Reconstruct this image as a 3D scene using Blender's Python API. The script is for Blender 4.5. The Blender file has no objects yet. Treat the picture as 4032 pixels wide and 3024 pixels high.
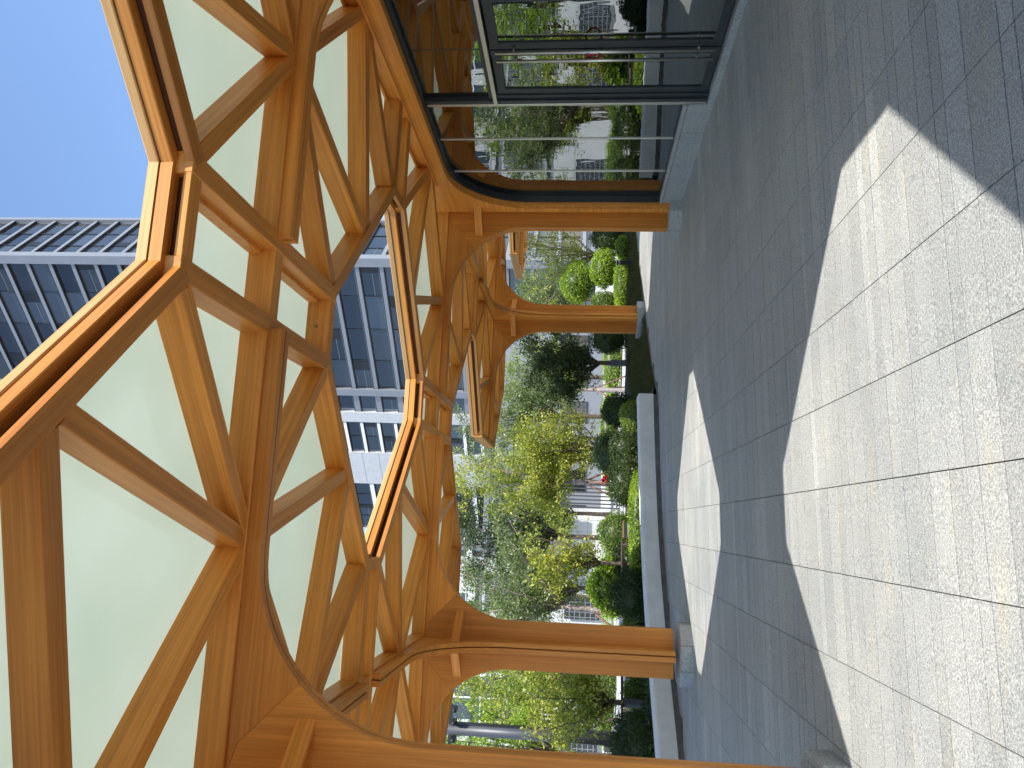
import bpy, bmesh, math, random
import numpy as np
from mathutils import Matrix, Vector
R = math.radians
rng = random.Random(7); nr = np.random.default_rng(11)
S = bpy.context.scene
COL = S.collection

# ------------------------------------------------------------------ camera
P_, YAW, ROLL, FPX = R(5.238), R(10.36), R(-1.357), 2995.0     # pitch up, turned right of the paving, slight roll
c, s = math.cos, math.sin
def to_cam(v):
    r, u, f = v
    u, f = u*c(P_) - f*s(P_), u*s(P_) + f*c(P_)
    r, u = r*c(ROLL) - u*s(ROLL), r*s(ROLL) + u*c(ROLL)
    return (r, u, f)
ax = [to_cam((c(YAW), 0, s(YAW))), to_cam((-s(YAW), 0, c(YAW))), to_cam((0, 1, 0))]   # world X, Y, Z seen from the upright camera
right = Vector([a[0] for a in ax]); up = Vector([a[1] for a in ax]); fwd = Vector([a[2] for a in ax])
cam = bpy.data.cameras.new('camera'); camo = bpy.data.objects.new('camera', cam); COL.objects.link(camo)
cam.sensor_width = 36; cam.lens = 36*FPX/4032; cam.clip_start = 0.05; cam.clip_end = 3000
m = Matrix.Identity(4)
for i in range(3):                       # the photograph lies on its side: picture right is down, picture top is right
    m[i][0] = -up[i]; m[i][1] = right[i]; m[i][2] = -fwd[i]
m[2][3] = 1.6
camo.matrix_world = m
S.camera = camo

# ------------------------------------------------------------------ sky and sun
LD = Vector((-1.48, 2.45, -4.05)).normalized()
EL = math.asin(-LD.z); AZ = math.atan2(-LD.x, -LD.y)
w = bpy.data.worlds.new('World'); S.world = w; w.use_nodes = True
nt = w.node_tree; bg = nt.nodes['Background']
sky = nt.nodes.new('ShaderNodeTexSky'); sky.sky_type = 'NISHITA'; sky.sun_disc = False
sky.sun_elevation = EL; sky.sun_rotation = AZ; sky.air_density = 1.0; sky.dust_density = 0.3; sky.ozone_density = 3.0
nt.links.new(sky.outputs[0], bg.inputs[0]); bg.inputs[1].default_value = 0.108
sun = bpy.data.lights.new('sun', 'SUN'); sun.energy = 2.65; sun.angle = R(0.5); sun.color = (1, .95, .87)
suno = bpy.data.objects.new('sun', sun); COL.objects.link(suno); suno.location = (6, -8, 20)
suno.rotation_euler = LD.to_track_quat('-Z', 'Y').to_euler()
S.view_settings.view_transform = 'Standard'; S.view_settings.look = 'None'; S.view_settings.gamma = 1
S.view_settings.exposure = 1.45
S.render.engine = 'CYCLES'
S.cycles.max_bounces = 10; S.cycles.transparent_max_bounces = 12; S.cycles.diffuse_bounces = 6

# ------------------------------------------------------------------ materials
def mat(name):
    M = bpy.data.materials.new(name); M.use_nodes = True
    N = M.node_tree; return M, N, N.nodes['Principled BSDF'], N.nodes['Material Output']
def nd(N, t, **k):
    n = N.nodes.new(t)
    for a, b in k.items(): setattr(n, a, b)
    return n
def ramp(N, stops):
    r = nd(N, 'ShaderNodeValToRGB'); e = r.color_ramp.elements
    while len(e) < len(stops): e.new(0.5)
    for i, (p, col) in enumerate(stops): e[i].position = p; e[i].color = (*col, 1)
    return r
def mapping(N, scale, src='Object'):
    tc = nd(N, 'ShaderNodeTexCoord'); mp = nd(N, 'ShaderNodeMapping'); mp.inputs['Scale'].default_value = scale
    N.links.new(tc.outputs[src], mp.inputs[0]); return mp
def noise(N, vec, scale, detail=3, rough=.55):
    n = nd(N, 'ShaderNodeTexNoise'); n.inputs['Scale'].default_value = scale; n.inputs['Detail'].default_value = detail; n.inputs['Roughness'].default_value = rough
    N.links.new(vec, n.inputs['Vector']); return n
def mixc(N, fac, a, b, mode='MIX'):
    x = nd(N, 'ShaderNodeMix', data_type='RGBA', blend_type=mode)
    for sock, v in ((0, fac), (6, a), (7, b)):
        if hasattr(v, 'links') or hasattr(v, 'is_output'): N.links.new(v, x.inputs[sock])
        elif isinstance(v, (int, float)): x.inputs[sock].default_value = v
        else: x.inputs[sock].default_value = (*v, 1)
    return x.outputs[2]
def bump(N, h, B, dist, strength=.5):
    b = nd(N, 'ShaderNodeBump'); b.inputs['Distance'].default_value = dist; b.inputs['Strength'].default_value = strength
    N.links.new(h, b.inputs['Height']); N.links.new(b.outputs[0], B.inputs['Normal'])

def wood(name, dark, mid, light, rough=.42):
    """glulam: fine streaks along local X, lamellas every few centimetres, one tone per piece"""
    M, N, B, O = mat(name)
    oi = nd(N, 'ShaderNodeObjectInfo')
    tc = nd(N, 'ShaderNodeTexCoord')
    add = nd(N, 'ShaderNodeVectorMath', operation='ADD'); sc = nd(N, 'ShaderNodeVectorMath', operation='SCALE')
    N.links.new(oi.outputs['Location'], sc.inputs[0]); sc.inputs['Scale'].default_value = 3.7
    N.links.new(tc.outputs['Object'], add.inputs[0]); N.links.new(sc.outputs[0], add.inputs[1])
    def mp(scale):
        q = nd(N, 'ShaderNodeMapping'); q.inputs['Scale'].default_value = scale; N.links.new(add.outputs[0], q.inputs[0]); return q.outputs[0]
    g1 = noise(N, mp((1.2, 60, 60)), 1, 5, .6); g2 = noise(N, mp((.25, 24, 24)), 1, 3); g3 = noise(N, mp((.8, 2.2, 2.2)), 1, 2)
    r = ramp(N, [(.30, dark), (.52, mid), (.72, light)]); N.links.new(g1.outputs['Fac'], r.inputs[0])
    r2 = ramp(N, [(.35, (.86, .84, .81)), (.65, (1.07, 1.07, 1.07))]); N.links.new(g2.outputs['Fac'], r2.inputs[0])
    r3 = ramp(N, [(.3, (.90, .88, .86)), (.7, (1.07, 1.07, 1.07))]); N.links.new(g3.outputs['Fac'], r3.inputs[0])
    x = mixc(N, 1.0, r.outputs[0], r2.outputs[0], 'MULTIPLY'); x = mixc(N, 1.0, x, r3.outputs[0], 'MULTIPLY')
    ro = ramp(N, [(0, (.80, .76, .74)), (.5, (1, 1, 1)), (1, (1.14, 1.14, 1.10))]); N.links.new(oi.outputs['Random'], ro.inputs[0])
    x = mixc(N, 1.0, x, ro.outputs[0], 'MULTIPLY')
    N.links.new(x, B.inputs['Base Color']); B.inputs['Roughness'].default_value = rough; B.inputs['Specular IOR Level'].default_value = .35
    bump(N, g1.outputs['Fac'], B, .002, .35)
    return M
WOOD = wood('glulam_wood', (.60, .225, .036), (.72, .288, .052), (.80, .35, .072))
WOODF = wood('fascia_wood', (.58, .31, .10), (.68, .385, .145), (.74, .44, .18), .5)
WOODSHADE = wood('painted_shade_wood', (.10, .035, .012), (.14, .05, .016), (.17, .065, .02), .6)  # same timber, darkened: shade of recesses and grooves put into the colour

def granite(name, base, var, warm, scale=260):
    M, N, B, O = mat(name)
    tc = nd(N, 'ShaderNodeTexCoord'); geo = nd(N, 'ShaderNodeNewGeometry'); P = geo.outputs['Position']
    oi = nd(N, 'ShaderNodeObjectInfo')
    sp = noise(N, P, scale, 2, .6); sp2 = noise(N, P, scale*.42, 3, .6)
    r = ramp(N, [(.30, (.52, .53, .55)), (.5, (.97, .97, .98)), (.66, (1.42, 1.42, 1.40))]); N.links.new(sp2.outputs['Fac'], r.inputs[0])
    rs = ramp(N, [(.33, (.66, .67, .69)), (.5, (1, 1, 1)), (.68, (1.45, 1.45, 1.42))]); N.links.new(sp.outputs['Fac'], rs.inputs[0])
    big = noise(N, P, .55, 4, .6); rb = ramp(N, [(.3, (.82, .84, .86)), (.7, (1.12, 1.10, 1.06))]); N.links.new(big.outputs['Fac'], rb.inputs[0])
    att = nd(N, 'ShaderNodeAttribute', attribute_name='tint')
    att.attribute_type = 'OBJECT'; rnd = att
    rr = ramp(N, [(0, tuple(1-var*k for k in (1, .96, .94))), (.55, (1, 1, 1)), (.9, (1+var, 1+var, 1+var*.97)), (1, (1+var*1.6, 1+var*1.55, 1+var*1.45))]); N.links.new(rnd.outputs['Fac'], rr.inputs[0])
    x = mixc(N, 1, base, r.outputs[0], 'MULTIPLY'); x = mixc(N, 1, x, rs.outputs[0], 'MULTIPLY'); x = mixc(N, 1, x, rb.outputs[0], 'MULTIPLY'); x = mixc(N, 1, x, rr.outputs[0], 'MULTIPLY')
    mp = nd(N, 'ShaderNodeMapping'); mp.inputs['Scale'].default_value = (1.3, 5, 1); N.links.new(P, mp.inputs[0])
    st = noise(N, mp.outputs[0], 1.0, 5, .65); rst = ramp(N, [(.55, (0, 0, 0)), (.72, (1, 1, 1))]); N.links.new(st.outputs['Fac'], rst.inputs[0])
    x = mixc(N, rst.outputs[0], x, mixc(N, 1, x, warm, 'MULTIPLY'))
    N.links.new(x, B.inputs['Base Color'])
    rr2 = ramp(N, [(.4, (.5,)*3), (.7, (.75,)*3)]); N.links.new(big.outputs['Fac'], rr2.inputs[0]); N.links.new(rr2.outputs[0], B.inputs['Roughness'])
    bump(N, sp2.outputs['Fac'], B, .0015, .5)
    return M
SLAB = granite('flamed_granite', (.345, .350, .343), .12, (1.10, 1.05, .93))
STONE = granite('plinth_granite', (.37, .38, .375), .10, (.9, .88, .84), 180)

def plain(name, col, rough=.6, metal=0, nscale=6, amt=.12, bdist=0, spec=.5):
    M, N, B, O = mat(name)
    geo = nd(N, 'ShaderNodeNewGeometry'); n = noise(N, geo.outputs['Position'], nscale, 4, .6)
    r = ramp(N, [(.3, tuple(k*(1-amt) for k in col)), (.7, tuple(min(1, k*(1+amt)) for k in col))]); N.links.new(n.outputs['Fac'], r.inputs[0])
    N.links.new(r.outputs[0], B.inputs['Base Color']); B.inputs['Roughness'].default_value = rough; B.inputs['Metallic'].default_value = metal
    B.inputs['Specular IOR Level'].default_value = spec
    if bdist: bump(N, n.outputs['Fac'], B, bdist)
    return M
JOINT = plain('joint_sand', (.055, .05, .045), .9)
CONC = plain('white_concrete', (.74, .74, .73), .75, 0, 3, .10, .002)
SHADOWGAP = plain('painted_shadow_gap', (.17, .165, .155), .8, 0, 8, .3)  # dark colour stands for the shade under the planter wall and along the lawn
FRAME = plain('dark_grey_aluminium', (.035, .042, .046), .38, .3, 4, .05)
STEEL = plain('brushed_steel', (.62, .60, .55), .32, 1, 30, .05)
BLACK = plain('black_metal', (.012, .012, .013), .45, 0, 4, .1)
RED = plain('red_plastic', (.36, .012, .02), .6)
POSTM = plain('grey_painted_mast', (.075, .077, .085), .45, .2, 3, .08)
HALLD = plain('dark_hall_lining', (.05, .052, .056), .7, 0, 2, .15)
HALLF = plain('hall_floor_tile', (.12, .125, .13), .3, 0, 2, .1)
ALUM = plain('pale_cladding', (.21, .222, .245), .5, 0, .6, .05)
ALUMD = plain('grey_cladding', (.17, .18, .20), .5, 0, .6, .06)
STWALL = plain('pale_stone_wall', (.50, .50, .495), .8, 0, 1.2, .07)
WHITEP = plain('white_paint', (.80, .80, .80), .6, 0, 2, .04)
PAVE = plain('light_paving', (.50, .49, .47), .85, 0, .8, .1)
SOIL = plain('garden_soil', (.045, .040, .024), .95, 0, 5, .4, .02)
BARK = plain('bark', (.13, .095, .07), .9, 0, 18, .35, .006)
BARKL = plain('pale_bark', (.30, .24, .20), .9, 0, 18, .3, .006)
WRAP = plain('grey_trunk_wrap', (.13, .14, .16), .8, 0, 14, .3, .01)
WRAPL = plain('pale_trunk_wrap', (.36, .31, .31), .8, 0, 14, .3, .01)
STAKE = plain('stake_wood', (.20, .12, .085), .8, 0, 14, .25)
STAKED = plain('dark_stake_wood', (.06, .042, .035), .8, 0, 14, .25)
CONCH = plain('grey_concrete', (.36, .37, .38), .8, 0, 1.5, .08)

def panel_mat():
    M, N, B, O = mat('opal_glass_panel'); N.nodes.remove(B)
    d = nd(N, 'ShaderNodeBsdfDiffuse'); t = nd(N, 'ShaderNodeBsdfTranslucent'); g = nd(N, 'ShaderNodeBsdfGlossy')
    geo = nd(N, 'ShaderNodeNewGeometry'); n = noise(N, geo.outputs['Position'], 1.2, 4)
    r = ramp(N, [(.3, (.77, .825, .70)), (.7, (.83, .875, .765))]); N.links.new(n.outputs['Fac'], r.inputs[0])
    N.links.new(r.outputs[0], d.inputs[0]); N.links.new(r.outputs[0], t.inputs[0]); g.inputs['Roughness'].default_value = .08
    a = nd(N, 'ShaderNodeMixShader'); a.inputs[0].default_value = .84; N.links.new(d.outputs[0], a.inputs[1]); N.links.new(t.outputs[0], a.inputs[2])
    f = nd(N, 'ShaderNodeFresnel'); f.inputs[0].default_value = 1.45
    b = nd(N, 'ShaderNodeMixShader'); N.links.new(f.outputs[0], b.inputs[0]); N.links.new(a.outputs[0], b.inputs[1]); N.links.new(g.outputs[0], b.inputs[2])
    N.links.new(b.outputs[0], O.inputs[0]); return M
OPAL = panel_mat()
def glass_mat(name, ior, tint, wav=0.0):
    M, N, B, O = mat(name); N.nodes.remove(B)
    t = nd(N, 'ShaderNodeBsdfTransparent'); t.inputs[0].default_value = (*tint, 1)
    g = nd(N, 'ShaderNodeBsdfGlossy'); g.inputs['Roughness'].default_value = .0; g.inputs[0].default_value = (.93, .97, .95, 1)
    f = nd(N, 'ShaderNodeFresnel'); f.inputs[0].default_value = ior
    if wav:
        geo = nd(N, 'ShaderNodeNewGeometry'); mp = nd(N, 'ShaderNodeMapping'); mp.inputs['Scale'].default_value = (1, 1.5, .6); N.links.new(geo.outputs['Position'], mp.inputs[0])
        n = noise(N, mp.outputs[0], 2.2, 2); b = nd(N, 'ShaderNodeBump'); b.inputs['Distance'].default_value = wav; b.inputs['Strength'].default_value = .5
        N.links.new(n.outputs['Fac'], b.inputs['Height']); N.links.new(b.outputs[0], g.inputs['Normal'])
    x = nd(N, 'ShaderNodeMixShader'); N.links.new(f.outputs[0], x.inputs[0]); N.links.new(t.outputs[0], x.inputs[1]); N.links.new(g.outputs[0], x.inputs[2])
    N.links.new(x.outputs[0], O.inputs[0]); return M
GLASS = glass_mat('coated_window_glass', 3.6, (.16, .22, .22), .003)
def facade_glass(name, cols, rough):
    M, N, B, O = mat(name)
    oi = nd(N, 'ShaderNodeObjectInfo'); r = ramp(N, cols); r.color_ramp.interpolation = 'CONSTANT'
    N.links.new(oi.outputs['Random'], r.inputs[0]); N.links.new(r.outputs[0], B.inputs['Base Color'])
    B.inputs['Roughness'].default_value = rough; B.inputs['Metallic'].default_value = .0; B.inputs['IOR'].default_value = 1.7
    geo = nd(N, 'ShaderNodeNewGeometry'); n = noise(N, geo.outputs['Position'], .35, 3); bump(N, n.outputs['Fac'], B, .15, .25)
    return M
FGLASS = facade_glass('tower_window_glass', [(0, (.012, .013, .015)), (.3, (.035, .038, .042)), (.6, (.05, .06, .075)), (.85, (.02, .022, .026))], .04)
FGLASS2 = facade_glass('dark_window_glass', [(0, (.012, .014, .018)), (.5, (.03, .035, .045))], .06)

def leaf_mat(name, cols, trans=.35):
    M, N, B, O = mat(name); N.nodes.remove(B)
    geo = nd(N, 'ShaderNodeNewGeometry'); n = noise(N, geo.outputs['Position'], 2.2, 2)
    ad = nd(N, 'ShaderNodeMath', operation='ADD'); mu = nd(N, 'ShaderNodeMath', operation='MULTIPLY'); mu.inputs[1].default_value = .38
    N.links.new(geo.outputs['Random Per Island'], mu.inputs[0]); N.links.new(mu.outputs[0], ad.inputs[0])
    su = nd(N, 'ShaderNodeMath', operation='SUBTRACT'); N.links.new(n.outputs['Fac'], su.inputs[0]); su.inputs[1].default_value = .18; N.links.new(su.outputs[0], ad.inputs[1])
    k = len(cols); r = ramp(N, [((i+.3)/k, cc) for i, cc in enumerate(cols)]); N.links.new(ad.outputs[0], r.inputs[0])
    d = nd(N, 'ShaderNodeBsdfDiffuse'); t = nd(N, 'ShaderNodeBsdfTranslucent'); g = nd(N, 'ShaderNodeBsdfGlossy'); g.inputs['Roughness'].default_value = .4
    N.links.new(r.outputs[0], d.inputs[0]); tc = mixc(N, 1, r.outputs[0], (1.5, 1.6, .7), 'MULTIPLY'); N.links.new(tc, t.inputs[0])
    a = nd(N, 'ShaderNodeMixShader'); a.inputs[0].default_value = trans; N.links.new(d.outputs[0], a.inputs[1]); N.links.new(t.outputs[0], a.inputs[2])
    b = nd(N, 'ShaderNodeMixShader'); b.inputs[0].default_value = .04; N.links.new(a.outputs[0], b.inputs[1]); N.links.new(g.outputs[0], b.inputs[2])
    N.links.new(b.outputs[0], O.inputs[0]); return M
LEAF = {
 'olive': leaf_mat('fresh_green_leaves', [(.085, .12, .022), (.21, .27, .048), (.40, .46, .085)], .32),
 'yellow': leaf_mat('yellow_green_leaves', [(.12, .16, .024), (.29, .34, .050), (.52, .50, .080)], .32),
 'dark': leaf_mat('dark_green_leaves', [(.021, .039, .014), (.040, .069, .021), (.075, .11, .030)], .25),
 'grey': leaf_mat('grey_green_leaves', [(.075, .11, .040), (.15, .20, .070), (.25, .30, .12)], .32),
 'bright': leaf_mat('bright_hedge_leaves', [(.115, .18, .020), (.24, .36, .036), (.42, .54, .066)]),
 'box': leaf_mat('boxwood_leaves', [(.07, .12, .022), (.15, .235, .043), (.28, .36, .075)]),
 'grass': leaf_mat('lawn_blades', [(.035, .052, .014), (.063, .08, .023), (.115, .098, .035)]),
}

# ------------------------------------------------------------------ helpers
def link(o, parent=None):
    COL.objects.link(o)
    if parent is not None: o.parent = parent
    return o
def obj(name, me, material, parent=None, loc=None, rz=0):
    o = bpy.data.objects.new(name, me)
    if material is not None and not me.materials:
        for q in (material if isinstance(material, (list, tuple)) else [material]): me.materials.append(q)
    link(o, parent)
    if loc is not None: o.location = loc
    if rz: o.rotation_euler = (0, 0, rz)
    return o
def tag(o, label, cat, group=None):
    o['label'] = label; o['category'] = cat
    if group: o['group'] = group
    return o
def thing(name, label, cat, loc=(0, 0, 0), group=None, rz=0):
    o = bpy.data.objects.new(name, None); link(o); o.location = loc; o.rotation_euler = (0, 0, rz); o.empty_display_size = .2
    return tag(o, label, cat, group)
def structure(o): o['kind'] = 'structure'; return o
def meshd(name, V, F, smooth=False, mats=None):
    me = bpy.data.meshes.new(name); me.from_pydata([tuple(v) for v in V], [], [tuple(f) for f in F]); me.update()
    if smooth: me.polygons.foreach_set('use_smooth', [True]*len(me.polygons))
    return me
def box_m(name, x0, x1, y0, y1, z0, z1, bev=0.0):
    V = [(x0, y0, z0), (x1, y0, z0), (x1, y1, z0), (x0, y1, z0), (x0, y0, z1), (x1, y0, z1), (x1, y1, z1), (x0, y1, z1)]
    me = meshd(name, V, [(0, 3, 2, 1), (4, 5, 6, 7), (0, 1, 5, 4), (1, 2, 6, 5), (2, 3, 7, 6), (3, 0, 4, 7)])
    if bev:
        bm = bmesh.new(); bm.from_mesh(me); bmesh.ops.bevel(bm, geom=bm.edges[:], offset=bev, segments=1, affect='EDGES', clamp_overlap=True); bm.to_mesh(me); bm.free()
    return me
def box(name, x0, x1, y0, y1, z0, z1, M, parent=None, bev=0.0):
    """box with its origin at its own lower corner region (centre of base)"""
    cx, cy = (x0+x1)/2, (y0+y1)/2
    return obj(name, box_m(name, x0-cx, x1-cx, y0-cy, y1-cy, 0, z1-z0, bev), M, parent, (cx, cy, z0))
def beam(name, p0, p1, wd, z0, z1, M, parent=None, off=0.0, ext=0.0, bev=.006):
    d = Vector((p1[0]-p0[0], p1[1]-p0[1])); L = d.length; a = math.atan2(d.y, d.x)
    me = box_m(name, -ext, L+ext, off-wd/2, off+wd/2, z0, z1, bev)
    return obj(name, me, M, parent, (p0[0], p0[1], 0), a)
def prism(name, poly, axis_h, h0, h1, bev=0):
    """polygon (a,b) extruded along h; axis_h: 'y' -> (a,h,b), 'x' -> (h,a,b), 'z' -> (a,b,h)"""
    f = {'y': lambda a, b, h: (a, h, b), 'x': lambda a, b, h: (h, a, b), 'z': lambda a, b, h: (a, b, h)}[axis_h]
    n = len(poly); V = [f(a, b, h0) for a, b in poly] + [f(a, b, h1) for a, b in poly]
    F = [tuple(range(n)), tuple(range(2*n-1, n-1, -1))] + [(i, n+i, n+(i+1) % n, (i+1) % n) for i in range(n)]
    me = meshd(name, V, F)
    bm = bmesh.new(); bm.from_mesh(me); bmesh.ops.recalc_face_normals(bm, faces=bm.faces[:])
    if bev: bmesh.ops.bevel(bm, geom=[e for e in bm.edges if e.calc_face_angle(0) > .7], offset=bev, segments=1, affect='EDGES', clamp_overlap=True)
    bm.to_mesh(me); bm.free()
    return me
def join_m(name, parts, mats):
    """join (mesh, material index) pairs to one mesh"""
    bm = bmesh.new()
    for me, mi in parts:
        k = len(bm.faces); bm.from_mesh(me); bm.faces.ensure_lookup_table()
        for f in bm.faces[k:]: f.material_index = mi
    me = bpy.data.meshes.new(name); bm.to_mesh(me); bm.free()
    for q in mats: me.materials.append(q)
    return me
def tube(pts, rad, n=6, cap=True):
    V = []; F = []; prev = None
    pts = [Vector(p) for p in pts]
    for i, p in enumerate(pts):
        d = (pts[min(i+1, len(pts)-1)] - pts[max(i-1, 0)]).normalized()
        a = d.orthogonal().normalized() if prev is None else (prev - d*prev.dot(d)).normalized()
        prev = a; b = d.cross(a); r = rad[i] if hasattr(rad, '__len__') else rad
        V += [p + (a*math.cos(t) + b*math.sin(t))*r for t in [2*math.pi*k/n for k in range(n)]]
    for i in range(len(pts)-1):
        F += [(i*n+k, i*n+(k+1) % n, (i+1)*n+(k+1) % n, (i+1)*n+k) for k in range(n)]
    if cap: F += [tuple(range(n-1, -1, -1)), tuple(range((len(pts)-1)*n, len(pts)*n))]
    return V, F
def tube_obj(name, pts, rad, M, parent=None, n=6, origin=None):
    o = Vector(origin) if origin is not None else Vector(pts[0])
    V, F = tube([Vector(p)-o for p in pts], rad, n)
    return obj(name, meshd(name, V, F, True), M, parent, o)
def tubes_obj(name, list_, M, parent=None, n=5, loc=(0, 0, 0)):
    V = []; F = []
    for pts, rad in list_:
        v, f = tube(pts, rad, n); k = len(V); V += v; F += [tuple(i+k for i in q) for q in f]
    return obj(name, meshd(name, V, F, True), M, parent, loc)
def copy_tree(o, parent=None):
    q = o.copy(); COL.objects.link(q); q.parent = parent
    for ch in list(o.children): copy_tree(ch, q)
    return q

# ------------------------------------------------------------------ grid of the place
XL, XR, XQ = -1.764, 5.021, 11.806
YB, Y0, Y1, Y2, Y3 = -1.70, 5.136, 11.647, 18.302, 24.95
GX = .024                                   # the plaza falls slightly to the left
def gz(x): return GX*x
ZB, ZP = 3.82, 4.02                         # underside of the beams, underside of the opal panels

# ------------------------------------------------------------------ ground
me = meshd('ground', [(-600, -600, -.14), (600, -600, -.14), (600, 900, -.14), (-600, 900, -.14)], [(0, 1, 2, 3)])
structure(obj('ground', me, PAVE))
EDGE = [(-14.5, 3.4), (-6.5, 9.75), (-3.09, 12.74), (-1.72, 13.94), (-.96, 14.67), (.16, 15.02), (2.07, 15.26), (2.67, 15.32), (3.53, 16.38), (5.31, 18.05), (8.09, 20.16), (13.5, 24.6)]
def edge_y(x):
    for (a, b), (c_, d) in zip(EDGE, EDGE[1:]):
        if a <= x <= c_: return b + (d-b)*(x-a)/(c_-a)
    return -99 if x < 0 else 24.6
bed_poly = [(x, y) for x, y in EDGE] + [(13.5, -9), (-14.5, -9)]
me = meshd('plaza_paving', [(x, y, gz(x)-.022) for x, y in bed_poly], [tuple(range(len(bed_poly)-1, -1, -1))])
plaza = structure(obj('plaza_paving', me, JOINT))
# slabs: columns .53 m wide along X, rows of uneven depth along Y
rows = []; y = 1.9
while y < 21:
    d = rng.choice([.10, .12, .15, .17, .19, .22, .26]); rows.append((y, y+d)); y += d
xs0 = .30 - .53*14
slabs = []
for (ya, yb) in rows:
    sh = 0
    for k in range(32):
        xa = xs0 + .53*k; xb = xa + .53; xm = (xa+xb)/2
        if ya > edge_y(max(-14.4, min(13.4, xm)))-.05 or xm > 9: continue
        # leave out what lies outside the view to keep the plaza light
        if xm < -5.5 - .3*ya or (xm > 5.35 and ya < Y1+.2): continue
        slabs.append((xa, xb, ya, min(yb, edge_y(max(-14.4, min(13.4, xm)))+.25)))
cp, sp = math.cos(YAW), math.sin(YAW)
def seen(q):
    xm, ym = (q[0]+q[1])/2, (q[2]+q[3])/2; f = xm*sp + ym*cp; r = xm*cp - ym*sp
    return f > 2.2 and abs(r/f) < .53
def px_area(q):
    ym = (q[2]+q[3])/2; f = (q[0]+q[1])/2*sp + ym*cp
    return (q[1]-q[0])*(q[3]-q[2])/f**3
order = sorted([q for q in slabs if seen(q)], key=px_area, reverse=True)
near = set(order[:300])
cache = {}
row_tone = {ya: rng.random() for ya, yb in rows}
def tone(q): return min(1, max(0, .55*row_tone[q[2]] + .55*rng.random() - .05))
G_, GY = .0026, .0040
for q in order[:300]:
    wx, wy = q[1]-q[0], q[3]-q[2]; key = (round(wx, 3), round(wy, 3))
    if key not in cache: cache[key] = box_m('paving_slab', -wx/2+G_, wx/2-G_, -wy/2+GY, wy/2-GY, -.02, 0, .0008)
    o = obj('paving_slab', cache[key], SLAB, plaza, ((q[0]+q[1])/2, (q[2]+q[3])/2, gz((q[0]+q[1])/2) + rng.uniform(-.001, .001)))
    o.rotation_euler = (0, -math.atan(GX), 0); o['tint'] = tone(q)
V = []; F = []; T = []
for q in slabs:
    if q in near: continue
    a, b, c1, d1 = q[0]+G_, q[1]-G_, q[2]+GY, q[3]-GY; k = len(V)
    dz = rng.uniform(-.001, .001)
    V += [(a, c1, gz(a)+dz), (b, c1, gz(b)+dz), (b, d1, gz(b)+dz), (a, d1, gz(a)+dz), (a, c1, gz(a)-.02), (b, c1, gz(b)-.02), (b, d1, gz(b)-.02), (a, d1, gz(a)-.02)]
    F += [(k, k+1, k+2, k+3), (k+4, k+5, k+1, k), (k+5, k+6, k+2, k+1), (k+6, k+7, k+3, k+2), (k+7, k+4, k, k+3)]
    T += [tone(q)]*8
me = meshd('paving_slab_field', V, F); at = me.attributes.new('tint', 'FLOAT', 'POINT'); at.data.foreach_set('value', T)
SLABF = SLAB.copy(); SLABF.name = 'flamed_granite_field'
for n_ in SLABF.node_tree.nodes:
    if n_.type == 'ATTRIBUTE': n_.attribute_type = 'GEOMETRY'
o = obj('paving_slab_field', me, SLABF, plaza); o['kind'] = 'stuff'

# ------------------------------------------------------------------ timber canopies
HW, RT, ZA = .34, 1.17, 3.72
FX, CY_ = 3.08, 3.03                         # edge beams: distance from the column along X and along Y
SX, SY = 1.30, 1.28                          # where the cut corners start
arc = [(HW + RT - RT*math.cos(t), 2.55 + RT*math.sin(t)) for t in [math.pi/2*k/18 for k in range(19)]]
fin_poly = [(.055, .2), (HW, .2)] + arc[:10] + [(.30, 3.75), (.055, 3.83)]
def arm_poly(tip): return [(.30, 3.75)] + arc[9:] + [(tip, ZA), (tip, ZB+.004), (.055, ZB+.004), (.055, 3.83)]
def shrink(poly, k):                         # core plate: set back from the visible edge
    out = []
    for a, z in poly:
        if z < ZA-.02 and a > .31:
            t = max(0, (z-2.55)/RT); out.append((a-k*max(0, 1-t*t)**.5, z + (k*t if z > 2.55 else 0)))
        elif abs(z-ZA) < .02: out.append((a, z+k))
        else: out.append((a, z))
    return out
def sandwich(name, poly, vertical):
    th, gap = .145, .016
    parts = [(prism(name, poly, 'y', -th/2, -gap/2+.004, .004), 0), (prism(name, poly, 'y', gap/2+.004, th/2, .004), 0),
             (prism(name, shrink(poly, .022), 'y', -gap/2+.003, gap/2+.005), 1)]
    me = join_m(name, parts, [WOOD, WOODSHADE])
    if vertical:                             # stand the local X axis upright so that the grain runs up the column
        me.transform(Matrix.Rotation(R(90), 4, 'Y'))
    return me
FIN = sandwich('fin', fin_poly, True)
ARMX, ARMY = sandwich('arm', arm_poly(3.05), False), sandwich('arm', arm_poly(3.0), False)
def tri(poly, z0, z1, inset=.03):
    cx = sum(p[0] for p in poly)/len(poly); cy = sum(p[1] for p in poly)/len(poly)
    bm = bmesh.new(); f = bm.faces.new([bm.verts.new((p[0], p[1], z0)) for p in poly])
    bmesh.ops.inset_region(bm, faces=[f], thickness=inset)
    inner = [v.co.copy() for v in f.verts]; bm.free()
    return prism('panel', [(v.x, v.y) for v in inner], 'z', z0, z1), (cx, cy)
def fascia(p0, p1, out, parent, ext=.0):
    """rim over an opening: shadow gap, two boards with a groove"""
    d = Vector((p1[0]-p0[0], p1[1]-p0[1])).normalized(); n = Vector((d.y, -d.x)); o = 1 if n.dot(Vector(out)) > 0 else -1
    beam('fascia_board', p0, p1, .085, 3.918, 3.992, WOOD, parent, -o*.012, ext)
    beam('fascia_board', p0, p1, .10, 4.000, 4.062, WOODF, parent, -o*.010, ext+.002)
    beam('rim_groove', p0, p1, .08, 3.988, 4.004, WOODSHADE, parent, -o*.004, ext-.01)  # dark bar, shade of the groove painted in
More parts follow.
